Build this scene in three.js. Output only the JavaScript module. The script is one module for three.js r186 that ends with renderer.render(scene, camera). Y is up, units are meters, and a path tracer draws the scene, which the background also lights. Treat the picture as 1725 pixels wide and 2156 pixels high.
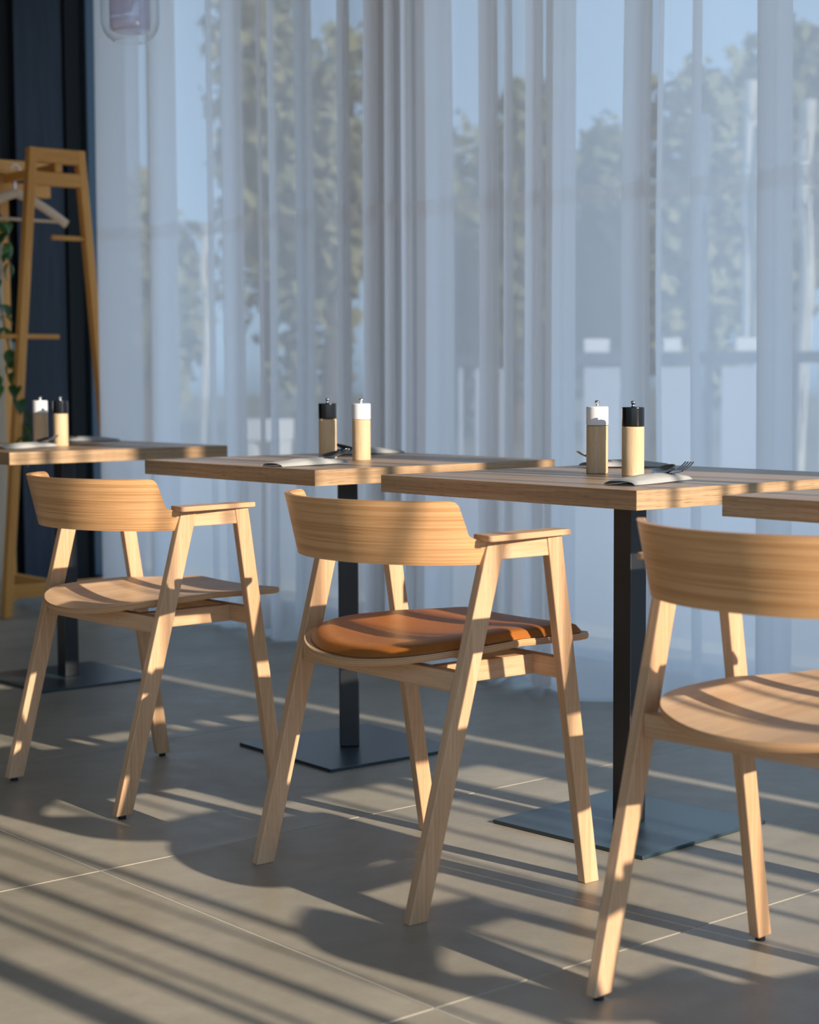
import * as THREE from 'three';
import { RoundedBoxGeometry } from 'three/addons/geometries/RoundedBoxGeometry.js';
import { mergeGeometries } from 'three/addons/utils/BufferGeometryUtils.js';

// ───────────────────────── camera, sky, sun, exposure ─────────────────────────
const scene = new THREE.Scene();
const camera = new THREE.PerspectiveCamera(32.463, 1725 / 2156, 0.05, 300);
camera.position.set(0, 0.944, 0);
camera.up.set(0.05108, 0.99721, -0.05435);
camera.lookAt(0.62861, 0.944 - 0.07439, -0.77415);
camera.focus = 3.55;
camera.userData.fStop = 4.0;

const renderer = new THREE.WebGLRenderer();
renderer.toneMapping = THREE.LinearToneMapping;
renderer.toneMappingExposure = 1.06;
renderer.shadowMap.enabled = true;

const SKY_LOW = [0.56, 0.80, 1.06], SKY_HIGH = [0.24, 0.44, 0.86], SKY_GAIN = 1.56;
{ // clear autumn sky: pale at the horizon, blue overhead
  const w = 8, h = 128, d = new Float32Array(w * h * 4);
  for (let j = 0; j < h; j++) {
    const el = ((j + 0.5) / h - 0.5) * 2, t = Math.pow(Math.max(0, el), 0.55);
    for (let i = 0; i < w; i++) {
      const o = (j * w + i) * 4;
      for (let c = 0; c < 3; c++) d[o + c] = (el < 0 ? SKY_LOW[c] * 0.35 : SKY_LOW[c] + (SKY_HIGH[c] - SKY_LOW[c]) * t) * SKY_GAIN;
      d[o + 3] = 1;
    }
  }
  const t = new THREE.DataTexture(d, w, h, THREE.RGBAFormat, THREE.FloatType);
  t.mapping = THREE.EquirectangularReflectionMapping; t.colorSpace = THREE.LinearSRGBColorSpace;
  t.minFilter = t.magFilter = THREE.LinearFilter; t.needsUpdate = true;
  scene.background = t;
}
const sun = new THREE.DirectionalLight(new THREE.Color().setRGB(1.0, 0.885, 0.75), 6.2);
const SUN_SLIP = 0.088, SUN_TAN = 0.365;      // sideways drift and rise of the sunlight per metre along z
sun.position.set(2 + SUN_SLIP * 20, SUN_TAN * 20, -3 + 20); sun.target.position.set(2, 0, -3);
sun.castShadow = true; sun.shadow.radius = 1; sun.shadow.mapSize.set(4096, 4096);
Object.assign(sun.shadow.camera, { left: -8, right: 8, top: 8, bottom: -8, near: 0.5, far: 60 });
scene.add(sun, sun.target);

// ───────────────────────── helpers ─────────────────────────
let seedState = 7;
const seed = (n) => { seedState = n >>> 0; };
const rnd = () => { seedState = (seedState + 0x6d2b79f5) >>> 0; let t = Math.imul(seedState ^ (seedState >>> 15), 1 | seedState); t = (t + Math.imul(t ^ (t >>> 7), 61 | t)) ^ t; return ((t ^ (t >>> 14)) >>> 0) / 4294967296; };
const hash = (x, y) => { let n = Math.imul(x, 374761393) + Math.imul(y, 668265263); n = Math.imul(n ^ (n >>> 13), 1274126177); return ((n ^ (n >>> 16)) >>> 0) / 4294967296; };
function vnoise(x, y, px, py) { // value noise that repeats every px, py cells
  const xi = Math.floor(x), yi = Math.floor(y), fx = x - xi, fy = y - yi, m = (a, b) => ((a % b) + b) % b;
  const u = fx * fx * (3 - 2 * fx), v = fy * fy * (3 - 2 * fy), h = (a, b) => hash(m(a, px), m(b, py));
  return (h(xi, yi) * (1 - u) + h(xi + 1, yi) * u) * (1 - v) + (h(xi, yi + 1) * (1 - u) + h(xi + 1, yi + 1) * u) * v;
}
const used = {};
function numbered(name) { const n = used[name] = (used[name] ?? -1) + 1; return n ? `${name}_${String(n).padStart(3, '0')}` : name; }
function thing(name, label, category, pos = [0, 0, 0], turn = 0, group) {
  const o = new THREE.Group(); o.name = numbered(name); o.position.set(...pos); o.rotation.y = turn;
  o.userData = { label, category }; if (group) o.userData.group = group;
  scene.add(o); return o;
}
function part(name, geo, mat, parent, label) {
  const m = new THREE.Mesh(geo, mat), kin = parent.children.filter((c) => c.name.replace(/_\d{3}$/, '') === name).length;
  m.name = kin ? `${name}_${String(kin).padStart(3, '0')}` : name;
  m.castShadow = m.receiveShadow = true; if (label) m.userData.label = label;
  parent.add(m); return m;
}
function struct(name, geo, mat, parent = scene) {
  const m = geo ? new THREE.Mesh(geo, mat) : new THREE.Group(); m.name = name; m.castShadow = m.receiveShadow = true;
  m.userData.kind = 'structure'; parent.add(m); return m;
}
function copy(root, label, pos, turn) {
  const r = root.clone(); r.name = numbered(root.name.replace(/_\d{3}$/, '')); r.userData = { ...root.userData, label };
  r.position.set(...pos); r.rotation.y = turn; scene.add(r); return r;
}
// texture coordinates in metres, the grain running along one axis
function grainUV(g, axis, off = 0) {
  const p = g.attributes.position, n = g.attributes.normal, uv = new Float32Array(p.count * 2);
  const A = { x: [p.getX, n.getX], y: [p.getY, n.getY], z: [p.getZ, n.getZ] }, rest = ['x', 'y', 'z'].filter((a) => a !== axis);
  for (let i = 0; i < p.count; i++) {
    const val = (a) => A[a][0].call(p, i), nn = (a) => Math.abs(A[a][1].call(n, i));
    let along = val(axis), across;
    if (nn(axis) > 0.8) { across = val(rest[0]); along = val(rest[1]) * 3; } else across = nn(rest[0]) > nn(rest[1]) ? val(rest[1]) : val(rest[0]) + 0.13;
    uv[2 * i] = across + off; uv[2 * i + 1] = along + off * 3.7;
  }
  g.setAttribute('uv', new THREE.BufferAttribute(uv, 2)); return g;
}
function box(x0, x1, y0, y1, z0, z1, r = 0.002, axis = 'x', off = 0) {
  const g = r > 0 ? new RoundedBoxGeometry(x1 - x0, y1 - y0, z1 - z0, 2, Math.min(r, (x1 - x0) / 2.1, (y1 - y0) / 2.1, (z1 - z0) / 2.1)) : new THREE.BoxGeometry(x1 - x0, y1 - y0, z1 - z0);
  g.translate((x0 + x1) / 2, (y0 + y1) / 2, (z0 + z1) / 2);
  return grainUV(g.index ? g.toNonIndexed() : g, axis, off);
}
function shear(g, kx, kz = 0) { // slide x and z with height
  const p = g.attributes.position;
  for (let i = 0; i < p.count; i++) p.setXYZ(i, p.getX(i) + kx * p.getY(i), p.getY(i), p.getZ(i) + kz * p.getY(i));
  return g;
}
function tube(points, r, seg = 24, sides = 10) { return new THREE.TubeGeometry(new THREE.CatmullRomCurve3(points.map((q) => new THREE.Vector3(...q))), seg, r, sides, false); }
function lathe(pts, seg = 40) { return new THREE.LatheGeometry(pts.map((q) => new THREE.Vector2(...q)), seg); }
function gridGeo(nu, nv, f, uvf, flip = false) { // surface from a function of (i/nu, j/nv)
  const pos = [], uv = [], idx = [];
  for (let j = 0; j <= nv; j++) for (let i = 0; i <= nu; i++) { const q = f(i / nu, j / nv); pos.push(...q); uv.push(...uvf(i / nu, j / nv, q)); }
  for (let j = 0; j < nv; j++) for (let i = 0; i < nu; i++) {
    const a = j * (nu + 1) + i, b = a + 1, c = a + nu + 1, d = c + 1;
    if (flip) idx.push(a, c, b, b, c, d); else idx.push(a, b, c, b, d, c);
  }
  const g = new THREE.BufferGeometry();
  g.setAttribute('position', new THREE.Float32BufferAttribute(pos, 3)); g.setAttribute('uv', new THREE.Float32BufferAttribute(uv, 2));
  g.setIndex(idx); g.computeVertexNormals(); return g;
}
const merge = (list) => mergeGeometries(list.map((g) => (g.index ? g.toNonIndexed() : g)).map((g) => { for (const k of Object.keys(g.attributes)) if (!['position', 'normal', 'uv'].includes(k)) g.deleteAttribute(k); return g; }));

// ───────────────────────── materials ─────────────────────────
function texture(w, h, f, srgb = true, rx = 1, ry = 1) {
  const d = new Uint8Array(w * h * 4);
  for (let j = 0; j < h; j++) for (let i = 0; i < w; i++) {
    const c = f(i / w, j / h), o = (j * w + i) * 4;
    for (let k = 0; k < 3; k++) d[o + k] = Math.max(0, Math.min(255, c[k] * 255));
    d[o + 3] = 255;
  }
  const t = new THREE.DataTexture(d, w, h); t.wrapS = t.wrapT = THREE.RepeatWrapping; t.magFilter = t.minFilter = THREE.LinearFilter;
  if (srgb) t.colorSpace = THREE.SRGBColorSpace; t.repeat.set(rx, ry); t.needsUpdate = true; return t;
}
const mix3 = (a, b, t) => [a[0] + (b[0] - a[0]) * t, a[1] + (b[1] - a[1]) * t, a[2] + (b[2] - a[2]) * t];
const rgb = (r, g, b) => [r / 255, g / 255, b / 255];
// oak and beech grain: u across, v along, sized w × l metres
function woodMaps(light, dark, w, l, opt = {}) {
  const { wt = [0.38, 0.27, 0.35], fl = 10, pl = 46, fine = 90, broad = 9, pores = 0.5, wav = 0.6, sz = [512, 1024], s = 1 } = opt;
  const f = (u, v) => {
    const wob = (vnoise(v * 3, s * 3.1, 3, 64) - 0.5) * 0.05 * wav + (vnoise(v * 7 + 3, s * 1.7 + 9, 7, 64) - 0.5) * 0.015 * wav;
    const x = u + wob;
    const b = vnoise(x * broad, v * 2 + s, broad, 2), m = vnoise(x * broad * 4, v * 4, broad * 4, 4), n = vnoise(x * fine, v * fl, fine, fl), p = vnoise(x * fine * 2.3, v * pl, Math.round(fine * 2.3), pl);
    let t = wt[0] * b + wt[1] * m + wt[2] * n;
    t += pores * Math.max(0, p - 0.66) * 1.5;
    return Math.max(0, Math.min(1, (t - 0.2) * 1.25));
  };
  const col = texture(sz[0], sz[1], (u, v) => mix3(light, dark, f(u, v)), true, 1 / w, 1 / l);
  const bump = texture(256, 512, (u, v) => { const t = 1 - f(u, v) * 0.9; return [t, t, t]; }, false, 1 / w, 1 / l);
  return { map: col, bumpMap: bump };
}
const wood = (maps, rough = 0.45, bump = 0.0004, extra = {}) => new THREE.MeshPhysicalMaterial({ ...maps, bumpScale: bump, roughness: rough, metalness: 0, specularIntensity: 0.7, ...extra });
const legMaps = woodMaps(rgb(220, 180, 142), rgb(188, 144, 102), 0.16, 0.9, { fine: 60, broad: 5, s: 2 });
const M = {};
M.leg = wood(legMaps, 0.42);
M.veneer = wood(woodMaps(rgb(226, 174, 120), rgb(186, 132, 82), 0.2, 1.0, { fine: 70, broad: 8, pores: 0.8, wav: 0.3, s: 5, pl: 12, fl: 4, wt: [0.22, 0.22, 0.56] }), 0.36, 0.0006);
M.seat = wood(woodMaps(rgb(222, 188, 150), rgb(194, 154, 114), 0.3, 0.8, { fine: 60, broad: 6, pores: 0.35, s: 8 }), 0.4);
M.ply = wood({ map: texture(8, 64, (u, v) => { const k = Math.floor(v * 7) % 2, n = vnoise(u * 8, v * 40, 8, 40) * 0.08; return mix3(rgb(218, 172, 126), rgb(176, 128, 84), k * 0.75 + n); }, true, 4, 1) }, 0.5);
M.table = wood(woodMaps(rgb(186, 160, 130), rgb(146, 116, 86), 0.3, 1.4, { fine: 110, broad: 9, pores: 1.0, pl: 30, wav: 0.3, s: 11 }), 0.34, 0.0003);
M.tableEdge = wood(woodMaps(rgb(196, 164, 126), rgb(146, 112, 78), 0.12, 1.2, { fine: 60, broad: 6, pores: 1.0, wav: 0.25, s: 14 }), 0.4, 0.0003);
M.beech = wood(woodMaps(rgb(232, 204, 164), rgb(206, 170, 126), 0.12, 0.5, { fine: 30, broad: 4, pores: 0.5, wav: 2, s: 17 }), 0.4);
M.rack = wood(woodMaps(rgb(236, 168, 88), rgb(212, 142, 66), 0.12, 1.0, { fine: 30, broad: 4, pores: 0.3, s: 19 }), 0.5);
M.hanger = wood(woodMaps(rgb(216, 180, 146), rgb(190, 150, 116), 0.1, 0.6, { fine: 24, broad: 4, s: 21 }), 0.5);
M.birchPly = wood(woodMaps(rgb(204, 180, 152), rgb(186, 160, 132), 0.5, 1.6, { fine: 40, broad: 5, s: 23, sz: [256, 512] }), 0.6);
M.leather = new THREE.MeshPhysicalMaterial({
  map: texture(256, 256, (u, v) => { const n = 0.5 * vnoise(u * 6, v * 6, 6, 6) + 0.3 * vnoise(u * 18, v * 18, 18, 18) + 0.2 * vnoise(u * 60, v * 60, 60, 60); return mix3(rgb(160, 94, 38), rgb(186, 114, 52), n); }, true, 3, 3),
  bumpMap: texture(256, 256, (u, v) => { const n = vnoise(u * 64, v * 64, 64, 64) * 0.6 + vnoise(u * 120, v * 120, 120, 120) * 0.4; return [n, n, n]; }, false, 8, 8), bumpScale: 0.0003, roughness: 0.36, specularIntensity: 0.8,
});
M.steelBlack = new THREE.MeshPhysicalMaterial({ color: new THREE.Color().setRGB(0.012, 0.014, 0.016), roughness: 0.42, metalness: 0.0, clearcoat: 0.35, clearcoatRoughness: 0.35,
  bumpMap: texture(256, 256, (u, v) => { const n = vnoise(u * 90, v * 90, 90, 90); return [n, n, n]; }, false, 12, 12), bumpScale: 0.0001 });
M.plate = new THREE.MeshPhysicalMaterial({ color: new THREE.Color().setRGB(0.035, 0.065, 0.08), roughness: 0.36, metalness: 0.3, clearcoat: 0.4, clearcoatRoughness: 0.3 });
M.chrome = new THREE.MeshStandardMaterial({ color: 0xd8d8d8, roughness: 0.16, metalness: 1 });
M.steel = new THREE.MeshStandardMaterial({ color: 0x9a9ea2, roughness: 0.2, metalness: 1 });
M.whiteCap = new THREE.MeshPhysicalMaterial({ color: 0xf0efec, roughness: 0.4 });
M.blackCap = new THREE.MeshPhysicalMaterial({ color: 0x0b0b0c, roughness: 0.22, clearcoat: 0.6, clearcoatRoughness: 0.15 });
M.paper = new THREE.MeshPhysicalMaterial({ color: 0xaeada9, roughness: 0.85 });
M.rubber = new THREE.MeshStandardMaterial({ color: 0x121212, roughness: 0.7 });
const tileMap = texture(1024, 1024, (u, v) => {
  const a = vnoise(u * 5, v * 5, 5, 5), b = vnoise(u * 13 + 2, v * 17, 13, 17), c = vnoise(u * 40, v * 60, 40, 60), e = vnoise(u * 220, v * 300, 220, 300);
  return mix3(rgb(186, 178, 160), rgb(146, 138, 121), 0.4 * a + 0.3 * b + 0.2 * c + 0.14 * e);
}, true, 0.55, 0.55);
const tileRough = texture(512, 512, (u, v) => { const n = 0.5 * vnoise(u * 7, v * 7, 7, 7) + 0.5 * vnoise(u * 50, v * 50, 50, 50); const r = 0.34 + 0.16 * n; return [r, r, r]; }, false, 0.55, 0.55);
M.tile = new THREE.MeshPhysicalMaterial({ map: tileMap, roughnessMap: tileRough, roughness: 1, metalness: 0, specularIntensity: 1,
  bumpMap: texture(512, 512, (u, v) => { const n = vnoise(u * 30, v * 30, 30, 30) * 0.6 + vnoise(u * 170, v * 170, 170, 170) * 0.4; return [n, n, n]; }, false, 1.1, 1.1), bumpScale: 0.0003 });
M.grout = new THREE.MeshStandardMaterial({ color: 0xd6cfc0, roughness: 0.9 });
M.plaster = new THREE.MeshStandardMaterial({ color: 0x8d867c, roughness: 0.9 });
M.ceiling = new THREE.MeshStandardMaterial({ color: 0x98938b, roughness: 0.9 });
M.frame = new THREE.MeshPhysicalMaterial({ color: new THREE.Color().setRGB(0.055, 0.085, 0.115), roughness: 0.35, metalness: 0.2 });
M.blackWood = wood({ ...woodMaps(rgb(44, 52, 64), rgb(24, 28, 36), 0.5, 1.8, { fine: 50, broad: 5, s: 31, sz: [256, 512] }) }, 0.55, 0.0005);
M.blackGap = new THREE.MeshStandardMaterial({ color: 0x060708, roughness: 0.8 });
M.glass = new THREE.MeshPhysicalMaterial({ color: 0xf2f8f8, roughness: 0, transmission: 1, thickness: 0, ior: 1.45, specularIntensity: 0.6 });
M.curtain = new THREE.MeshPhysicalMaterial({ color: new THREE.Color().setRGB(0.97, 0.922, 0.892), roughness: 1, specularIntensity: 0, transmission: 0.72, thickness: 0, transparent: true, opacity: 0.79, side: THREE.DoubleSide });
M.curtainSeam = M.curtain.clone(); M.curtainSeam.opacity = 0.42;

// ───────────────────────── the room ─────────────────────────
const WX = 3.95, ZF = -7.1, ZN = 1.2, XB = -4, CE = 3.3;      // window side, far end, near end, back, ceiling
const floor = struct('floor', new THREE.BoxGeometry(9.2, 0.2, 9.4).translate(0.2, -0.101, -3.4), M.grout);
{ // large porcelain slabs, about 1 × 3 m, laid almost square to the room
  const L = 0.9906, W = 2.972, gap = 0.0042, a = 0.0176, ca = Math.cos(a), sa = Math.sin(a);
  seed(5);
  const variants = [];
  for (let k = 0; k < 4; k++) {
    const g = new RoundedBoxGeometry(W - gap, 0.012, L - gap, 1, 0.0009), p = g.attributes.position, uv = g.attributes.uv, ox = rnd() * 3, oz = rnd() * 3;
    for (let i = 0; i < p.count; i++) uv.setXY(i, p.getX(i) + ox, p.getZ(i) + oz);
    variants.push(g);
  }
  for (let i = -2; i < 1; i++) for (let j = -5; j < 4; j++) {
    const x = (i + 0.5) * W, z = (j + 0.5) * L, m = part('floor_tile', variants[Math.floor(rnd() * 4)], M.tile, floor);
    m.position.set(1.6436 + ca * x + sa * z, -0.006, -2.979 - sa * x + ca * z); m.rotation.y = a;
  }
}
struct('ceiling', new THREE.BoxGeometry(9.2, 0.2, 9.4), M.ceiling).position.set(0.2, CE + 0.1, -3.42);
struct('wall_back', new THREE.BoxGeometry(0.2, 1.3, 8.5), M.plaster).position.set(XB - 0.1, 0.65, -3.05);
const win3 = struct('window_3');
part('head_rail', box(XB - 0.2, XB, 2.4, CE, -7.3, 1.2, 0, 'z'), M.plaster, win3);
for (let i = 0; i < 5; i++) part('mullion', box(XB - 0.15, XB - 0.05, 1.3, 2.4, -7.3 + i * 2.1, -7.2 + i * 2.1, 0.003, 'y'), M.frame, win3);
for (let i = 0; i < 4; i++) part('pane', new THREE.PlaneGeometry(2, 1.1).rotateY(Math.PI / 2).translate(XB - 0.1, 1.85, -6.2 + i * 2.1), M.glass, win3);
const wallFar = struct('wall_far', new THREE.BoxGeometry(XB * -1 + 3.88, CE, 0.2), M.blackGap); wallFar.position.set((XB + 3.88) / 2, CE / 2, ZF - 0.13);
for (const [x0, x1] of [[3.565, 3.80], [2.5, 3.49], [1.5, 2.49], [0.5, 1.49], [-0.5, 0.49], [-1.5, -0.51], [-2.5, -1.51], [-3.99, -2.51]]) {
  const g = box(x0, x1, 0.06, CE, ZF - 0.03, ZF, 0.004, 'y', x0); g.translate(-wallFar.position.x, -wallFar.position.y, -wallFar.position.z);
  part('wall_panel', g, M.blackWood, wallFar);
}
{ const g = box(3.805, 3.88, 0, CE, ZF - 0.03, ZF + 0.012, 0.003, 'y', 1); g.translate(-wallFar.position.x, -wallFar.position.y, -wallFar.position.z); part('corner_post', g, M.blackGap, wallFar); }
struct('baseboard_far', new THREE.BoxGeometry(XB * -1 + 3.8, 0.055, 0.03), new THREE.MeshStandardMaterial({ color: 0x59606a, roughness: 0.6 })).position.set((XB + 3.8) / 2, 0.0275, ZF + 0.0);
// the long window behind the curtain
const win = struct('window_1');
const panes = [-7.75, -7.16, -4.96, -2.36, 0.24];
part('sill_rail', box(WX - 0.05, WX + 0.07, -0.01, 0.07, -7.8, ZN, 0.004, 'z'), M.frame, win);
part('head_rail', box(WX - 0.05, WX + 0.07, 3.12, CE, -7.8, ZN, 0.004, 'z'), M.frame, win);
for (const z of panes) { const w = z === -7.16 ? 0.09 : z === -4.96 ? 0.085 : 0.045; part('mullion', box(WX - 0.05, WX + 0.06, 0.07, 3.12, z - w, z + w, 0.004, 'y'), M.frame, win); }
for (let i = 0; i < panes.length; i++) { const a = panes[i] + 0.05, b = i + 1 < panes.length ? panes[i + 1] - 0.05 : ZN; part('pane', new THREE.PlaneGeometry(b - a, 3.05).rotateY(-Math.PI / 2).translate(WX + 0.02, 1.595, (a + b) / 2), M.glass, win); }
struct('wall_corner', new THREE.BoxGeometry(0.6, CE, 0.2), M.blackGap).position.set(4.2 + 0.02, CE / 2, -7.9);
// the near end is a glazed wall of slender posts: the low sun comes in between them
const win2 = struct('window_2');
for (const [x, w] of [[3.32, 0.2], [3.05, 0.02], [2.935, 0.045], [2.855, 0.018], [2.713, 0.018], [2.56, 0.014], [2.4, 0.016], [2.25, 0.02], [2.035, 0.028], [1.955, 0.009], [1.852, 0.027], [1.757, 0.013], [1.712, 0.023], [1.572, 0.062], [1.40, 0.02], [1.2, 0.05], [0.95, 0.05], [0.5, 0.05], [0, 0.05], [-0.8, 0.05], [-1.6, 0.05], [-2.4, 0.05], [-3.3, 0.05]])
  part('mullion', box(x - w / 2, x + w / 2, 0.03, CE - 0.06, ZN, ZN + 0.04, 0.002, 'y'), M.frame, win2);
part('head_rail', box(XB, 3.47, CE - 0.06, CE, ZN, ZN + 0.06, 0.003, 'x'), M.frame, win2);
part('sill_rail', box(XB, 3.47, 0, 0.03, ZN, ZN + 0.06, 0.003, 'x'), M.frame, win2);
struct('wall_near', new THREE.BoxGeometry(1.4, CE + 0.3, 0.2), M.plaster).position.set(3.47 + 0.7, CE / 2, ZN + 0.1);

// ───────────────────────── the sheer curtain ─────────────────────────
{
  const plan = [[3.70, -6.28], [3.65, -6.35], [3.605, -6.42], [3.583, -6.425], [3.585, -6.35], [3.61, -6.25], [3.72, -6.14], [3.775, -6.124], [3.735, -6.168], [3.695, -6.212], [3.655, -6.036], [3.625, -5.874], [3.725, -5.783], [3.7, -5.774], [3.675, -5.705], [3.775, -5.651], [3.735, -5.659], [3.695, -5.667], [3.655, -5.538], [3.625, -5.42], [3.725, -5.446], [3.7, -5.435], [3.675, -5.373], [3.775, -5.435], [3.735, -5.397], [3.695, -5.359], [3.655, -5.282], [3.625, -5.213], [3.775, -5.206], [3.735, -5.201], [3.695, -5.195], [3.655, -5.089], [3.625, -4.994], [3.775, -4.984], [3.735, -4.961], [3.695, -4.938], [3.655, -4.855], [3.625, -4.78], [3.775, -4.815], [3.735, -4.803], [3.695, -4.79], [3.655, -4.7], [3.625, -4.619], [3.775, -4.726], [3.735, -4.702], [3.695, -4.677], [3.655, -4.601], [3.625, -4.533], [3.775, -4.634], [3.735, -4.612], [3.695, -4.59], [3.655, -4.513], [3.625, -4.445], [3.775, -4.426], [3.735, -4.468], [3.695, -4.511], [3.655, -4.373], [3.625, -4.246], [3.775, -4.207], [3.735, -4.203], [3.695, -4.198], [3.655, -4.113], [3.625, -4.035], [3.775, -4.131], [3.735, -4.102], [3.695, -4.074], [3.655, -4.014], [3.625, -3.962], [3.775, -3.989], [3.735, -3.982], [3.695, -3.974], [3.655, -3.897], [3.625, -3.827], [3.775, -3.841], [3.735, -3.862], [3.695, -3.882], [3.655, -3.779], [3.625, -3.685], [3.775, -3.544], [3.735, -3.554], [3.695, -3.564], [3.655, -3.478], [3.625, -3.4], [3.725, -3.439], [3.7, -3.434], [3.675, -3.392], [3.725, -3.307], [3.7, -3.301], [3.675, -3.263], [3.775, -3.052], [3.735, -3.072], [3.695, -3.091], [3.655, -3.006], [3.625, -2.928]];
  for (let z = -2.75; z < 0.75; z += 0.3) plan.push([3.775, z], [3.735, z - 0.02], [3.695, z - 0.04], [3.655, z + 0.05], [3.625, z + 0.13]);
  const curve = new THREE.CatmullRomCurve3(plan.map(([x, z]) => new THREE.Vector3(x, 0, z)), false, 'catmullrom', 0.5);
  const N = 1100, rows = 26, top = 3.16, pts = [];
  for (let i = 0; i <= N; i++) pts.push(curve.getPoint(i / N));
  const at = (i, y, out = 0) => {
    const q = pts[i], t = pts[Math.min(N, i + 1)].clone().sub(pts[Math.max(0, i - 1)]).normalize(), e = Math.min(1, Math.max(0, y / 3.2));
    const sway = (vnoise(q.z * 2.3 + 20, y * 0.7 + 5, 997, 997) - 0.5) * 0.05 * (1 - e), flare = 1 + 0.12 * (1 - e) - 0.1 * Math.max(0, e - 0.6);
    const lo = 3.7;
    return [lo + (q.x - lo) * flare + out * t.z, y, q.z + sway - out * t.x];
  };
  const sheet = (y0, y1, n, out) => gridGeo(N, n, (u, v) => at(Math.round(u * N), y0(u) + (y1(u) - y0(u)) * v, out), (u, v) => [u * 20, v * 3], true);
  const hem = (u) => 0.018 + 0.012 * Math.sin(u * 60);
  const seamY = (u) => 1.546 - 0.0234 * (pts[Math.round(u * N)].z + 6.437) - 0.026;
  const c = part('sheer_curtain', sheet(hem, () => top, rows, 0), M.curtain, scene); c.name = 'sheer_curtain';
  c.userData = { label: 'long pale sheer curtain falling in folds to the floor along the window', category: 'curtain' };
  part('seam_band', sheet(seamY, (u) => seamY(u) + 0.052, 2, 0.003), M.curtainSeam, c);
  part('hem_band', sheet(hem, (u) => hem(u) + 0.1, 2, 0.003), M.curtainSeam, c);
  const rail = thing('curtain_rail', 'slim white curtain rail above the sheer curtain', 'curtain rail');
  part('track', box(3.66, 3.74, 3.17, 3.2, -6.5, 1.1, 0.003, 'z'), M.whiteCap, rail);
  part('bracket', box(3.68, 3.72, 3.2, CE, -6.4, -6.36, 0.003, 'y'), M.whiteCap, rail); part('bracket', box(3.68, 3.72, 3.2, CE, -2.0, -1.96, 0.003, 'y'), M.whiteCap, rail);
}

// ───────────────────────── chairs ─────────────────────────
function seatHalf(x) { // half width of the seat at depth x
  const k = [[-0.19, 0], [-0.184, 0.06], [-0.165, 0.115], [-0.13, 0.163], [-0.085, 0.195], [-0.03, 0.212], [0.05, 0.21], [0.14, 0.198], [0.24, 0.184], [0.27, 0.178], [0.28, 0.168]];
  for (let i = 1; i < k.length; i++) if (x <= k[i][0]) { const t = (x - k[i - 1][0]) / (k[i][0] - k[i - 1][0]); return k[i - 1][1] + (k[i][1] - k[i - 1][1]) * t; }
  return 0.168;
}
const seatOutline = (() => { // closed outline, smooth
  const right = [[-0.19, 0], [-0.187, 0.045], [-0.178, 0.085], [-0.162, 0.126], [-0.134, 0.17], [-0.09, 0.203], [-0.03, 0.218], [0.05, 0.215], [0.14, 0.202], [0.235, 0.188], [0.276, 0.182], [0.29, 0.174], [0.295, 0.158], [0.295, 0.08]];
  const all = [...right, [0.295, 0], ...right.slice(1).reverse().map(([x, z]) => [x, -z])];
  const c = new THREE.CatmullRomCurve3(all.map(([x, z]) => new THREE.Vector3(x, 0, z)), true, 'centripetal');
  return Array.from({ length: 120 }, (_, i) => c.getPoint(i / 120));
})();
const seatTop = (x, z) => {
  const a = Math.min(1, Math.abs(z) / 0.21), base = 0.441 + 0.015 * Math.max(0, (x + 0.19) / 0.47), f = x < 0.1 ? 1 : 1 - 0.6 * Math.min(1, (x - 0.1) / 0.16);
  return base + 0.019 * Math.pow(a, 2.2) * f - 0.004 * Math.exp(-((x + 0.02) ** 2) / 0.012) * (1 - a);
};
function seatSheet(scale, dx, yOf, rings = 14, flip = false) {
  const n = seatOutline.length, cx = 0.04;
  return gridGeo(n, rings, (u, v) => { const q = seatOutline[Math.round(u * n) % n], r = v; const x = cx + (q.x - cx) * scale * r + dx, z = q.z * scale * r; return [x, yOf(x, z, r), z]; }, (u, v, q) => [q[2], q[0]], flip);
}
const T = 0.0125;
const seatShell = () => merge([seatSheet(1, 0, (x, z) => seatTop(x, z), 14, true), seatSheet(1, 0, (x, z) => seatTop(x, z) - T, 14)]);
const seatRim = () => { const n = seatOutline.length; return gridGeo(n, 4, (u, v) => { const q = seatOutline[Math.round(u * n) % n], b = 0.0022 * (Math.sin(v * Math.PI) - 0.25); const l = Math.hypot(q.x, q.z) || 1; return [q.x + q.x / l * b, seatTop(q.x, q.z) - T + T * v, q.z + q.z / l * b]; }, (u, v) => [u * 3, v], true); };
const cushionShell = () => merge([
  seatSheet(0.95, 0.002, (x, z, r) => seatTop(x, z) + 0.024 * Math.pow(Math.max(0, 1 - Math.pow(r, 9)), 0.5) * (1 - 0.12 * r * r) + 0.004, 30, true),
  seatSheet(0.95, 0.002, (x, z) => seatTop(x, z) + 0.001, 8),
  (() => { const n = seatOutline.length; return gridGeo(n, 3, (u, v) => { const q = seatOutline[Math.round(u * n) % n], x = 0.04 + (q.x - 0.04) * 0.95 + 0.002, z = q.z * 0.95; return [x, seatTop(x, z) + 0.001 + 0.003 * v, z]; }, (u, v) => [u, v * 0.01], true); })(),
]);
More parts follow.
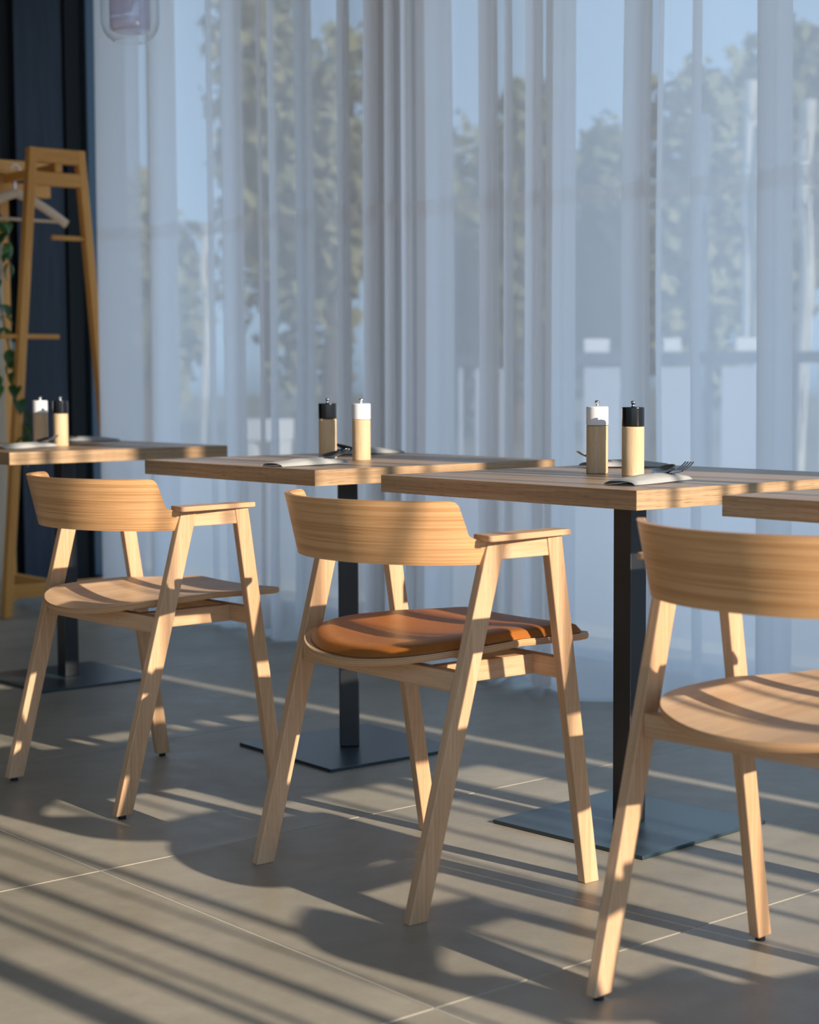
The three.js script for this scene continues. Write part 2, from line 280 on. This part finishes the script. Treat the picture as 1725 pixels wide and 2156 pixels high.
function backrest() {
  const h0 = 0.619, h1 = 0.734, thick = 0.011, NU = 64, NV = 40;
  const el = (v) => ({ cx: 0.006, a: 0.256 + 0.017 * v, b: 0.206 + 0.029 * v });
  const xEnd = (h) => {
    if (h < 0.662) return -0.03;
    if (h < 0.676) { const t = (h - 0.662) / 0.014; return -0.03 - 0.038 * Math.sqrt(t * (2 - t)); }
    let x = -0.068 - 0.024 * (h - 0.676) / (h1 - 0.676);
    if (h > h1 - 0.012) { const t = Math.min(1, (h - (h1 - 0.012)) / 0.012); x -= 0.012 * (1 - Math.sqrt(1 - t * t)); }
    return x;
  };
  const vs = []; for (let j = 0; j <= NV; j++) { const t = j / NV; vs.push(t); }
  const pt = (s, v, inn) => {
    const h = h0 + (h1 - h0) * v, e = el(v), ph = Math.acos(Math.min(1, Math.max(0, (e.cx - xEnd(h)) / e.b))) * s;
    let x = e.cx - e.b * Math.cos(ph), z = e.a * Math.sin(ph);
    if (inn) { let nx = -Math.cos(ph) / e.b, nz = Math.sin(ph) / e.a; const l = Math.hypot(nx, nz); x -= nx / l * thick; z -= nz / l * thick; }
    return [x, h, z];
  };
  const uvf = (inn) => (u, v, q) => [q[1] + (inn ? 0.3 : 0), (u - 0.5) * 0.62];
  const outer = gridGeo(NU, NV, (u, v) => pt(u * 2 - 1, v, false), uvf(false), true), inner = gridGeo(NU, NV, (u, v) => pt(u * 2 - 1, v, true), uvf(true));
  const rimB = gridGeo(NU, 1, (u, v) => pt(u * 2 - 1, 0, v < 0.5), (u, v) => [v * 0.01, u * 0.6]), rimT = gridGeo(NU, 1, (u, v) => pt(u * 2 - 1, 1, v < 0.5), (u, v) => [v * 0.01, u * 0.6], true);
  const rimL = gridGeo(1, NV, (u, v) => pt(-1, v, u > 0.5), (u, v) => [v * 0.1, u * 0.01]), rimR = gridGeo(1, NV, (u, v) => pt(1, v, u > 0.5), (u, v) => [v * 0.1, u * 0.01], true);
  return merge([outer, inner, rimB, rimT, rimL, rimR]);
}
function makeChair(label, glide, cushion) {
  const c = thing('armchair', label, 'chair', [0, 0, 0], 0, 'wooden armchairs at the tables'), y0 = glide ? 0.008 : 0;
  for (const s of [-1, 1]) for (const [x, w, k] of [[-0.208, 0.041, 0.268], [0.208, 0.036, -0.151]]) {
    const z0 = s > 0 ? 0.235 : -0.256, g = box(x, x + w, y0, 0.6625, z0, z0 + 0.021, 0.0028, 'y', x * 3 + s);
    const p = g.attributes.position; for (let i = 0; i < p.count; i++) p.setXYZ(i, p.getX(i) + k * (p.getY(i) - y0), p.getY(i), p.getZ(i) + s * 0.008 * (p.getY(i) - y0));
    g.computeVertexNormals(); const leg = part('leg', grainUV(g, 'y', x * 2 + s * 0.31), M.leg, c);
    if (glide) part('glide', new THREE.CylinderGeometry(0.0085, 0.0085, 0.009, 16).translate(x + w / 2, 0.0045, z0 + 0.0105), M.rubber, leg);
  }
  part('backrest', backrest(), M.veneer, c);
  for (const s of [-1, 1]) {
    const sh = new THREE.Shape(), P = [[-0.042, 0.2365], [0.145, 0.231], [0.157, 0.266], [-0.05, 0.291]];
    sh.moveTo(P[0][0], -P[0][1] * s); sh.lineTo(P[1][0], -P[1][1] * s); sh.lineTo(P[2][0], -P[2][1] * s);
    sh.lineTo(P[3][0] + 0.012, -(P[3][1] - 0.002) * s); sh.quadraticCurveTo(P[3][0], -P[3][1] * s, P[3][0] + 0.001, -(P[3][1] - 0.012) * s); sh.closePath();
    const g = new THREE.ExtrudeGeometry(sh, { depth: 0.0075, bevelEnabled: true, bevelSize: 0.0018, bevelThickness: 0.0018, bevelSegments: 2, steps: 1 }).rotateX(-Math.PI / 2).translate(0, 0.6638, 0);
    part('armrest', grainUV(g, 'x', s * 0.4), M.leg, c);
    part('arm_rail', box(-0.002, 0.116, 0.6265, 0.6635, s > 0 ? 0.242 : -0.258, s > 0 ? 0.258 : -0.242, 0.001, 'x', s * 0.7), M.leg, c);
    part('arm_block', box(-0.045, -0.028, 0.645, 0.6625, s > 0 ? 0.243 : -0.255, s > 0 ? 0.255 : -0.243, 0.004, 'x', s), M.leg, c);
  }
  part('seat_rail', box(-0.092, -0.070, 0.393, 0.431, -0.239, 0.239, 0.002, 'z', 0.2), M.leg, c);
  part('seat_rail', box(0.15, 0.172, 0.395, 0.433, -0.239, 0.239, 0.002, 'z', 0.5), M.leg, c);
  for (const s of [-1, 1]) part('seat_rail', box(-0.072, 0.152, 0.394, 0.432, s > 0 ? 0.149 : -0.171, s > 0 ? 0.171 : -0.149, 0.002, 'x', s * 0.9), M.leg, c);
  const seat = part('seat', seatShell(), M.seat, c); part('plywood_edge', seatRim(), M.ply, seat);
  if (cushion) part('seat_cushion', cushionShell(), M.leather, c, 'tan leather seat pad');
  return c;
}
const chairWood = makeChair('oak armchair with bare wooden seat, nearest the coat rack', true, false);
chairWood.position.set(2.0625, 0, -3.56); chairWood.rotation.y = 0.022;
const chairLeather = makeChair('oak armchair with tan leather seat pad, in the middle of the row', false, true);
chairLeather.position.set(2.096, 0, -2.572); chairLeather.rotation.y = -0.03;
copy(chairWood, 'oak armchair with bare wooden seat, cut off by the right edge of the photo', [2.079, 0, -1.625], 0.066);
copy(chairWood, 'oak armchair beyond the right edge of the photo, by the glazed end', [2.09, 0, -0.28], 0.02);

// ───────────────────────── tables ─────────────────────────
const TH = 0.7445, TS = 0.7453, TT = 0.0363;
function makeTable(label, x, z, plateTurn, postTurn) {
  const h = TS / 2, t = thing('dining_table', label, 'table', [x + h, 0, z - h], 0, 'square pedestal tables');
  part('tabletop', box(-h, h, TH - TT + 0.0004, TH, -h, h, 0.0014, 'z', x + z), M.table, t);
  const eg = [];
  for (const [x0, x1, z0, z1, ax] of [[-h - 0.0006, -h + 0.0015, -h, h, 'z'], [h - 0.0015, h + 0.0006, -h, h, 'z'], [-h, h, -h - 0.0006, -h + 0.0015, 'x'], [-h, h, h - 0.0015, h + 0.0006, 'x']]) eg.push(box(x0, x1, TH - TT, TH - 0.0008, z0, z1, 0, ax, x * 2 + z0));
  part('edge_band', merge(eg), M.tableEdge, t);
  part('post', box(-0.025, 0.025, 0.008, TH - TT - 0.004, -0.025, 0.025, 0.003, 'y').rotateY(postTurn), M.steelBlack, t);
  part('base_plate', box(-0.205, 0.205, 0, 0.008, -0.205, 0.205, 0.0015, 'x').rotateY(plateTurn), M.plate, t);
  part('mount_disc', new THREE.CylinderGeometry(0.042, 0.036, 0.007, 32).translate(-0.02, TH - TT - 0.0035, 0.02), M.steel, t);
  return t;
}
makeTable('square oak pedestal table farthest left, before the coat rack', 2.2972, -4.655, 0.02, 0.05);
makeTable('square oak pedestal table second from the left, behind the leather chair', 2.330, -3.2065, -0.02, -0.6);
makeTable('square oak pedestal table with the nearest mills and clearly seen fork and spoon', 2.3142, -2.1996, 0.072, 0.02);
makeTable('bare oak table corner at the right edge of the photo', 2.3271, -1.2638, 0.0, 0.0);

// ───────────────────────── salt and pepper mills ─────────────────────────
function makeMill(label, cap) {
  const m = thing('pepper_mill', label, 'mill', [0, 0, 0], 0, 'salt and pepper mills');
  const r = 0.0232, body = lathe([[0, 0], [r - 0.0016, 0], [r - 0.0005, 0.0012], [r, 0.003], [r, 0.1], [r - 0.0006, 0.1025], [0, 0.1025]]);
  const uv = body.attributes.uv, p = body.attributes.position; for (let i = 0; i < p.count; i++) uv.setXY(i, uv.getX(i) * 0.146, p.getY(i));
  part('body', body, M.beech, m);
  const rc = r + 0.0004; part('cap', lathe([[0, 0.103], [rc - 0.001, 0.103], [rc, 0.1045], [rc, 0.1405], [rc - 0.0004, 0.1422], [rc - 0.002, 0.143], [0, 0.143]]), cap === 'white' ? M.whiteCap : M.blackCap, m, cap === 'white' ? 'white cap' : 'black cap');
  part('knob', lathe([[0, 0.143], [0.0042, 0.143], [0.0032, 0.146], [0.003, 0.148], [0.0048, 0.15], [0.0054, 0.1525], [0.0046, 0.1548], [0.002, 0.156], [0, 0.1562]], 20), M.chrome, m);
  return m;
}
const millW = makeMill('white capped wooden mill on the nearest table, left of the black capped one', 'white'); millW.position.set(2.675, TH, -2.658); millW.rotation.y = 2.1;
const millB = makeMill('black capped wooden mill on the nearest table beside the cutlery', 'black'); millB.position.set(2.663, TH, -2.542); millB.rotation.y = 0.6;
copy(millB, 'black capped mill on the table behind the leather chair', [2.707, TH, -3.668], 1.4);
copy(millW, 'white capped mill on the table behind the leather chair', [2.703, TH, -3.520], 0.3);
copy(millW, 'white capped mill on the far left table before the coat rack', [2.634, TH, -5.114], 3.0);
copy(millB, 'black capped mill on the far left table before the dark wall', [2.640, TH, -4.990], 4.2);

// ───────────────────────── napkins and cutlery ─────────────────────────
function napkinGeo() { // folded paper sleeve, open end at +x, tapering folded end at −x
  const nu = 26, nv = 14, f = (side) => (u, v) => {
    const x = (u - 0.5) * 0.185, w = 0.034 * (0.84 + 0.2 * Math.sin(Math.PI * Math.min(1, u * 0.9 + 0.1)));
    const t = v * 2 - 1, crease = (vnoise(u * 7 + 3, v * 5, 99, 99) - 0.5) * 0.004;
    const thick = (0.004 + 0.011 * Math.pow(Math.sin(Math.PI * (0.08 + 0.8 * u)), 0.8)) * Math.pow(Math.max(0, 1 - t * t), 0.55);
    const skew = u < 0.5 ? 0.012 * t * (1 - u) : 0.022 * (t - 0.3) * (u - 0.4);
    return side ? [x + skew, 0.001 + thick + Math.max(0, crease) * (1 - t * t) + 0.004 * u, t * w] : [x + skew, 0.0005 + 0.001 * (1 - t * t), t * w];
  };
  return merge([gridGeo(nu, nv, f(1), (u, v) => [u, v], true), gridGeo(nu, nv, f(0), (u, v) => [u, v])]);
}
function strip(profile, thick) { // flat piece swept along x: [x, halfwidth, y]
  const n = profile.length - 1, at = (u) => profile[Math.round(u * n)];
  const topg = gridGeo(n, 6, (u, v) => { const [x, w, y] = at(u), t = v * 2 - 1; return [x, y + thick * (1 - t * t * 0.6), t * w]; }, (u, v) => [u, v], true);
  const bot = gridGeo(n, 6, (u, v) => { const [x, w, y] = at(u), t = v * 2 - 1; return [x, y - thick * 0.4, t * w]; }, (u, v) => [u, v]);
  return merge([topg, bot]);
}
const handleProfile = (n = 14) => Array.from({ length: n + 1 }, (_, i) => { const t = i / n; return [-0.075 + t * 0.12, 0.0085 - 0.0055 * Math.pow(t, 0.7), 0.005 + 0.004 * t + 0.009 * Math.pow(Math.max(0, (t - 0.6) / 0.4), 1.5)]; });
function spoonBowl() {
  const L = 0.062, W = 0.021, f = (d) => (u, v) => {
    const a = u * Math.PI * 2, r = v, x = Math.cos(a) * L / 2 * r, z = Math.sin(a) * W * r * (1 - 0.18 * Math.cos(a));
    return [0.045 + L / 2 - 0.003 + x, 0.0235 + d - 0.008 * (1 - r * r) + 0.016 * x / L, z];
  };
  return merge([gridGeo(32, 8, f(0.001), (u, v) => [u, v], true), gridGeo(32, 8, f(-0.001), (u, v) => [u, v])]);
}
function makeSetting(where, x, z, turn, full, grp) {
  const flip = (ox, oz) => [x + ox * Math.cos(turn) + oz * Math.sin(turn), TH, z - ox * Math.sin(turn) + oz * Math.cos(turn)];
  const n = thing('napkin', `folded white paper napkin holding cutlery, ${where}`, 'napkin', [x, TH, z], turn, 'folded napkins on the tables');
  part('sleeve', napkinGeo(), M.paper, n);
  const s = thing('spoon', `steel spoon tucked in the napkin, ${where}`, 'spoon', flip(0.006, -0.012), turn + 0.14, 'spoons in the napkins');
  part('handle', strip(handleProfile(), 0.0016), M.steel, s); part('bowl', spoonBowl(), M.steel, s);
  const f = thing('fork', `steel fork tucked in the napkin, ${where}`, 'fork', flip(0.004, 0.014), turn - 0.03, 'forks in the napkins');
  part('handle', strip(handleProfile(), 0.0016), M.steel, f);
  part('head', strip([[0.04, 0.003, 0.0175], [0.048, 0.006, 0.0185], [0.056, 0.011, 0.0195], [0.064, 0.0125, 0.021], [0.07, 0.0125, 0.0225]], 0.0014), M.steel, f);
  for (let k = 0; k < 4; k++) { const zz = (k - 1.5) * 0.0068; part('tine', tube([[0.068, 0.0225, zz], [0.08, 0.026, zz], [0.092, 0.031, zz * 0.96], [0.103, 0.038, zz * 0.94]], 0.0014, 10, 6), M.steel, f); }
}
makeSetting('near edge of the nearest table', 2.490, -2.335, 0.09, true);
makeSetting('far edge of the nearest table', 2.905, -2.80, Math.PI - 0.35, true);
makeSetting('near edge of the middle table', 2.440, -3.395, -0.10, true);
makeSetting('far edge of the middle table', 2.955, -3.825, Math.PI - 0.2, true);
makeSetting('near edge of the far left table', 2.470, -4.905, 0.1, true);
makeSetting('far edge of the far left table', 2.915, -5.315, Math.PI - 0.15, true);

// ───────────────────────── pendant lamp ─────────────────────────
{
  const l = thing('pendant_lamp', 'hanging pendant lamp with a clear smoky pink glass cylinder shade', 'lamp', [2.671, 1.936, -4.573]);
  const pink = new THREE.MeshPhysicalMaterial({ color: 0xffffff, roughness: 0.02, transmission: 1, thickness: 0, ior: 1.5 });
  const smoke = new THREE.MeshPhysicalMaterial({ color: 0xf8f5fa, roughness: 0.05, transmission: 0.85, thickness: 0, ior: 1.5 });
  part('shade', lathe([[0, 0], [0.046, 0], [0.052, 0.003], [0.068, 0.016], [0.079, 0.032], [0.085, 0.052], [0.086, 0.07], [0.086, 0.3], [0.08, 0.32], [0.03, 0.335], [0.028, 0.335], [0.078, 0.318], [0.083, 0.3], [0.083, 0.07], [0.082, 0.053], [0.076, 0.034], [0.066, 0.019], [0.051, 0.006], [0.045, 0.003], [0, 0.003]], 56), pink, l);
  part('inner_glass', lathe([[0, 0.03], [0.05, 0.03], [0.058, 0.036], [0.06, 0.045], [0.06, 0.27], [0.057, 0.27], [0.057, 0.046], [0.05, 0.034], [0, 0.033]], 48), smoke, l);
  part('socket', lathe([[0, 0.2], [0.02, 0.2], [0.022, 0.205], [0.022, 0.3], [0.03, 0.31], [0.03, 0.345], [0.006, 0.35], [0, 0.35]], 32), M.chrome, l);
  part('cord', new THREE.CylinderGeometry(0.003, 0.003, 0.99, 10).translate(0, 0.845, 0), M.rubber, l);
  part('canopy', lathe([[0, 1.325], [0.05, 1.325], [0.05, 1.355], [0, 1.355]], 32), M.blackCap, l);
}

// ───────────────────────── coat rack, hanger, cabinet, plant ─────────────────────────
{
  const r = thing('coat_rack', 'honey coloured wooden coat rack with pegs beside the curtain', 'coat rack', [3.43, 0, -6.48]);
  const H = 1.885, post = (s) => { // leans inwards as it rises
    const g = box(-0.018, 0.018, 0, H, -0.02, 0.02, 0.004, 'y', s); shear(g, -s * 0.083, 0); g.translate(s * 0.262, 0, 0); g.computeVertexNormals(); return grainUV(g, 'y', s);
  };
  for (const s of [-1, 1]) { const p = part('post', post(s), M.rack, r); const hy = s > 0 ? 1.53 : 1.13, hx = s * (0.262 - 0.083 * hy); part('peg', new THREE.CylinderGeometry(0.0105, 0.0105, s > 0 ? 0.16 : 0.26, 14).rotateZ(Math.PI / 2).translate(s > 0 ? hx - 0.08 : hx + 0.035, hy, 0), M.rack, p); }
  part('top_beam', box(-0.115, 0.115, 1.825, H - 0.0006, -0.0188, 0.0188, 0.004, 'x', 0.3), M.rack, r);
  part('lower_beam', box(-0.122, 0.122, 1.735, 1.79, -0.0188, 0.0188, 0.004, 'x', 0.6), M.rack, r);
  part('rail', box(-0.016, 0.016, 1.79, 1.825, -0.44, 0.024, 0.004, 'z', 0.6), M.rack, r);
  part('rear_beam', box(-0.2, 0.2, 1.825, H, -0.47, -0.43, 0.004, 'x', 0.1), M.rack, r); part('rear_beam', box(-0.2, 0.2, 1.735, 1.79, -0.47, -0.43, 0.004, 'x', 0.8), M.rack, r);
  for (const s of [-1, 1]) part('beam_end', box(s > 0 ? 0.15 : -0.2, s > 0 ? 0.2 : -0.15, 1.785, 1.83, -0.469, -0.431, 0.002, 'y', s), M.rack, r);
  part('rear_post', box(-0.022, 0.022, 0, 1.83, -0.51, -0.47, 0.004, 'y', 0.7), M.rack, r);
  part('bottom_bar', box(-0.25, 0.25, 0.075, 0.13, -0.018, 0.018, 0.004, 'x', 0.4), M.rack, r);
  part('bottom_bar', box(-0.018, 0.018, 0.08, 0.125, -0.48, 0.016, 0.004, 'z', 0.45), M.rack, r);
  const h = thing('coat_hanger', 'pale wooden coat hanger hanging from the coat rack rail', 'hanger', [3.43, 1.845, -6.84], 0.05);
  for (const s of [-1, 1]) {
    const a = [[0, -0.105, 0], [s * 0.06, -0.125, 0], [s * 0.15, -0.17, 0.006], [s * 0.235, -0.225, 0.014]].map((q) => new THREE.Vector3(...q)), c = new THREE.CatmullRomCurve3(a);
    const sh = new THREE.Shape(); sh.absellipse(0, 0, 0.008, 0.02, 0, Math.PI * 2);
    part('arm', grainUV(new THREE.ExtrudeGeometry(sh, { steps: 24, extrudePath: c, curveSegments: 10 }), 'x', s), M.hanger, h);
  }
  part('hook', tube([[0, -0.1, 0], [0, -0.045, 0], [0.012, -0.03, 0], [0.022, -0.01, 0], [0.016, 0.008, 0], [0, 0.0135, 0], [-0.016, 0.008, 0], [-0.02, -0.006, 0]], 0.0028, 30, 8), M.chrome, h);
  part('trouser_bar', new THREE.CylinderGeometry(0.007, 0.007, 0.42, 12).rotateZ(Math.PI / 2).translate(0, -0.215, 0.008), M.hanger, h);
  const cab = thing('cabinet', 'pale birch plywood cabinet behind the coat rack', 'cabinet', [3.095, 0, -6.98]);
  part('carcass', box(-0.3, 0.3, 0.0, 1.54, -0.1, 0.06, 0.003, 'y', 0.3), M.birchPly, cab);
  for (const s of [-1, 1]) part('door', box(s > 0 ? 0.004 : -0.298, s > 0 ? 0.298 : -0.004, 0.04, 1.535, 0.061, 0.08, 0.002, 'y', s), M.birchPly, cab);
  // trailing plant
  const pl = thing('trailing_plant', 'green leafy plant trailing down the pale cabinet at the left edge', 'plant', [3.25, 1.54, -6.99]);
  part('pot', lathe([[0, 0], [0.06, 0], [0.075, 0.02], [0.085, 0.12], [0.085, 0.13], [0.078, 0.13], [0.07, 0.115], [0, 0.11]], 32), M.whiteCap, pl);
  const leafMat = [0x2c5a24, 0x3a6b30, 0x4f7d34].map((c) => new THREE.MeshPhysicalMaterial({ color: c, roughness: 0.45, transmission: 0.3, thickness: 0, side: THREE.DoubleSide }));
  const stemMat = new THREE.MeshStandardMaterial({ color: 0x4a5a2c, roughness: 0.7 });
  const leafGeo = gridGeo(8, 6, (u, v) => { const w = Math.sin(Math.PI * Math.pow(u, 0.75)) * 0.5, t = v * 2 - 1; return [u, 0.10 * Math.sin(u * Math.PI) - 0.12 * Math.abs(t) * w * -1 - 0.25 * u * u, t * w * 0.72]; }, (u, v) => [u, v], true);
  seed(41);
  const leafAt = (parent, p, s, yaw, tilt) => { const m = part('leaf', leafGeo, leafMat[Math.floor(rnd() * 3)], parent); m.position.set(...p); m.rotation.set(0, yaw, tilt, 'YXZ'); m.scale.setScalar(s); };
  const vines = [
    [[0, 0.12, 0], [0.06, 0.16, 0.06], [0.13, 0.1, 0.12], [0.15, 0.0, 0.14], [0.15, -0.09, 0.14]],
    [[0, 0.12, 0], [0.03, 0.17, 0.08], [0.03, 0.05, 0.13], [0.02, -0.15, 0.15], [0.03, -0.42, 0.15], [0.07, -0.60, 0.16]],
    [[0, 0.12, 0], [-0.02, 0.17, 0.1], [-0.02, 0.0, 0.3], [-0.03, -0.3, 0.42], [-0.02, -0.56, 0.50], [0.01, -0.86, 0.53]],
    [[0, 0.12, 0], [-0.04, 0.2, 0.04], [-0.1, 0.24, 0.06]],
  ];
  for (const v of vines) {
    const c = new THREE.CatmullRomCurve3(v.map((q) => new THREE.Vector3(...q))), st = part('vine', new THREE.TubeGeometry(c, 40, 0.003, 6), stemMat, pl), n = Math.round(c.getLength() / 0.045);
    for (let i = 1; i <= n; i++) { const q = c.getPoint(i / n), gap = v.length === 6 && ((i / n > 0.3 && i / n < 0.62)); if (gap && rnd() < 0.75) continue; leafAt(st, [q.x, q.y, q.z], 0.055 + rnd() * 0.035, rnd() * 6.28, -0.5 - rnd() * 0.9); if (rnd() < 0.7) leafAt(st, [q.x, q.y, q.z], 0.05 + rnd() * 0.03, rnd() * 6.28, -0.4 - rnd()); }
  }
}

// ───────────────────────── outside ─────────────────────────
{
  const groundMat = new THREE.MeshStandardMaterial({ roughness: 1, map: texture(256, 256, (u, v) => mix3(rgb(150, 136, 110), rgb(112, 108, 78), 0.5 * vnoise(u * 6, v * 6, 6, 6) + 0.5 * vnoise(u * 40, v * 40, 40, 40)), true, 0.1, 0.1) });
  struct('lawn', box(-60, -4.3, -0.4, -0.12, -60, 60, 0, 'x'), groundMat);
  struct('ground', box(4.4, 90, -0.4, -0.12, -110, 60, 0, 'x'), groundMat);
  struct('terrace', box(4.05, 12.3, -0.3, -0.06, -40, 1.2, 0, 'x'), new THREE.MeshStandardMaterial({ color: 0xb9b6b0, roughness: 0.85 }));
  const dark = new THREE.MeshStandardMaterial({ color: 0x3a4048, roughness: 0.5 }), white = new THREE.MeshStandardMaterial({ color: 0xf0efec, roughness: 0.6 });
  const turn = 0.757, along = (q) => [12.06 + 0.687 * q, -11.4 + 0.727 * q];   // the railing runs at an angle to the house
  const panelMat = new THREE.MeshStandardMaterial({ color: 0xb4b9c2, roughness: 0.6 });
  const fence = thing('terrace_railing', 'low terrace railing with dark cap rail and white infill panels outside', 'railing', [12.06, -0.06, -11.4], turn);
  part('cap_rail', box(-0.06, 0.06, 1.15, 1.255, -1.8, 6.5, 0.005, 'z'), dark, fence);
  for (const [a, b] of [[-1.72, -1.68], [-1.56, -1.28], [-0.54, -0.2], [0.15, 0.52], [0.73, 1.08], [1.62, 1.95], [2.3, 2.65], [3.0, 3.35], [3.7, 4.05]]) part('panel', box(-0.02, 0.02, 0.02, 1.12, a, b, 0.004, 'y'), panelMat, fence);
  for (const q of [-1.8, -0.9, 0, 0.62, 1.4, 2.1, 2.8, 3.5, 4.5, 5.5, 6.4]) part('railing_post', box(-0.03, 0.03, 0, 1.16, q - 0.03, q + 0.03, 0.004, 'y'), dark, fence);
  for (const [a, b, l] of [[-0.54, -0.3, 'white box on the railing behind the white capped mill'], [0.19, 0.36, 'short white box on the railing between two others'], [0.85, 1.1, 'white box on the railing at the foot of the tall birch']]) {
    const w = (b - a) / 2, [px, pz] = along((a + b) / 2), t = thing('planter_box', l, 'planter box', [px, 1.195, pz], turn, 'white boxes on the railing');
    part('trough', merge([box(-0.08, 0.08, 0, 0.015, -w, w, 0, 'x'), box(-0.08, -0.065, 0, 0.13, -w, w, 0, 'x'), box(0.065, 0.08, 0, 0.13, -w, w, 0, 'x'), box(-0.08, 0.08, 0, 0.13, -w, -w + 0.015, 0, 'x'), box(-0.08, 0.08, 0, 0.13, w - 0.015, w, 0, 'x')]), white, t);
    part('soil', box(-0.064, 0.064, 0.015, 0.11, -w + 0.016, w - 0.016, 0, 'x'), new THREE.MeshStandardMaterial({ color: 0x3a2e22, roughness: 1 }), t);
  }
  const bench = thing('bench', 'low white concrete bench outside, behind the mills of the middle table', 'bench', [11.9, -0.06, -17.3], 0.6);
  part('bench_seat', box(-0.22, 0.22, 0.3, 0.56, -0.24, 0.24, 0.02, 'z'), white, bench); for (const z of [-0.16, 0.16]) part('bench_leg', box(-0.18, 0.18, 0, 0.3, z - 0.06, z + 0.06, 0.01, 'y'), white, bench);
  const bark = new THREE.MeshStandardMaterial({ roughness: 0.8, map: texture(128, 256, (u, v) => { const n = vnoise(u * 5, v * 40, 5, 40); return n > 0.74 ? rgb(70, 62, 56) : mix3(rgb(236, 232, 222), rgb(205, 200, 190), vnoise(u * 9, v * 12, 9, 12)); }, true, 2, 0.6) });
  const olive = [0x8f9068, 0x7f8660, 0x9a9872].map((c) => new THREE.MeshStandardMaterial({ color: c, roughness: 0.9 })), brown = new THREE.MeshStandardMaterial({ color: 0x5c4a3a, roughness: 0.95 });
  function crownGeo(n, rx, ry, sz, holes) { // many small leaf clusters in an uneven crown
    const pos = [], v = new THREE.Vector3(), q = new THREE.Quaternion(), lobes = Array.from({ length: 9 }, () => [(rnd() - 0.5) * 1.3 * rx, (rnd() - 0.45) * 1.5 * ry, (rnd() - 0.5) * 1.3 * rx, 0.35 + rnd() * 0.35]);
    for (let i = 0; i < n; i++) {
      const l = lobes[Math.floor(rnd() * lobes.length)]; v.set(rnd() - 0.5, rnd() - 0.5, rnd() - 0.5).normalize().multiplyScalar(Math.cbrt(rnd()));
      const c = [l[0] + v.x * rx * l[3] * 1.5, l[1] + v.y * ry * l[3] * 1.2, l[2] + v.z * rx * l[3] * 1.5];
      q.setFromEuler(new THREE.Euler(rnd() * 6, rnd() * 6, rnd() * 6)); const s = sz * (0.5 + rnd());
      for (const t of [[[-1, 0, -0.4], [1, 0, -0.4], [0, 0.3, 1]], [[1, 0, 0.2], [-1, 0.1, 0.5], [0, -0.2, -1]]]) for (const k of t) { v.set(k[0] * s, k[1] * s, k[2] * s).applyQuaternion(q); pos.push(c[0] + v.x, c[1] + v.y, c[2] + v.z); }
    }
    const g = new THREE.BufferGeometry(); g.setAttribute('position', new THREE.Float32BufferAttribute(pos, 3)); g.computeVertexNormals(); return g;
  }
  function tree(label, x, z, h, R, m) {
    const t = thing('tree', label, 'tree', [x, -0.14, z]), bend = (rnd() - 0.5) * 0.5;
    part('trunk', new THREE.TubeGeometry(new THREE.CatmullRomCurve3([[0, 0, 0], [bend * 0.3, h * 0.3, bend * 0.2], [bend * -0.2, h * 0.6, bend * 0.4], [0, h * 0.85, 0]].map((k) => new THREE.Vector3(...k))), 20, 0.13, 10), brown, t);
    const cr = part('foliage', crownGeo(2600, R / 1.7, h * 0.40, 0.15), olive[m], t); cr.position.y = h * 0.55; cr.userData.kind = 'stuff';
  }
  function birch(label, x, z, h, r, lean) {
    const t = thing('birch_tree', label, 'tree', [x, -0.14, z]), P = [[0, 0, 0], [lean * 0.6, h * 0.25, 0], [lean, h * 0.55, lean * 0.3], [lean * 0.7, h * 0.8, 0], [lean * 1.2, h, 0.02]].map((k) => new THREE.Vector3(...k)), c = new THREE.CatmullRomCurve3(P);
    part('trunk', new THREE.TubeGeometry(c, 40, r, 10), bark, t);
    for (let k = 0; k < 7; k++) { const q = c.getPoint(0.5 + k * 0.07), a = rnd() * 6.28; part('branch', tube([[q.x, q.y, q.z], [q.x + Math.cos(a) * 0.12, q.y + 0.12, q.z + Math.sin(a) * 0.12], [q.x + Math.cos(a) * 0.2, q.y + 0.35, q.z + Math.sin(a) * 0.2]], 0.009, 8, 5), brown, t); }
  }
  seed(99);
  tree('olive tree outside, leftmost behind the curtain', 16.0, -27.0, 5.0, 1.5, 0);
  tree('low tree outside, behind the left folds before the wide mullion', 18.3, -24.8, 6.2, 1.5, 2);
  tree('dark tree outside seen just right of the wide mullion', 20.6, -22.5, 6.2, 1.5, 1);
  tree('round tree outside above the white capped mill', 22.9, -20.2, 6.4, 1.5, 2);
  tree('tree outside at the right edge, behind the crooked birch', 25.2, -17.9, 6.4, 1.5, 0);
  tree('tall pale tree outside, second row, left of the wide mullion', 20.2, -29.2, 8.4, 1.6, 2);
  tree('tree outside, second row, behind the middle of the curtain', 22.6, -26.8, 6.6, 1.6, 0);
  tree('tree outside, second row, above the gap beside the nearest mills', 25.0, -24.4, 7.0, 1.6, 1);
  tree('high crowned tree outside, second row, behind the tall birch', 27.4, -22.0, 7.4, 1.6, 0);
  tree('tree outside, second row, beyond the crooked birch at right', 29.8, -19.6, 7.0, 1.6, 2);
  birch('thin white birch outside, left of the tall birch', 16, -14.12, 4.2, 0.07, -0.02);
  birch('tall straight white birch outside above the white box', 16, -13.45, 4.5, 0.075, -0.01);
  birch('crooked white birch outside by the right edge', 16, -12.72, 4.2, 0.085, 0.1);
  birch('far slender birch outside behind the left folds', 15.2, -24.0, 3.6, 0.06, 0.1);
}

renderer.render(scene, camera);
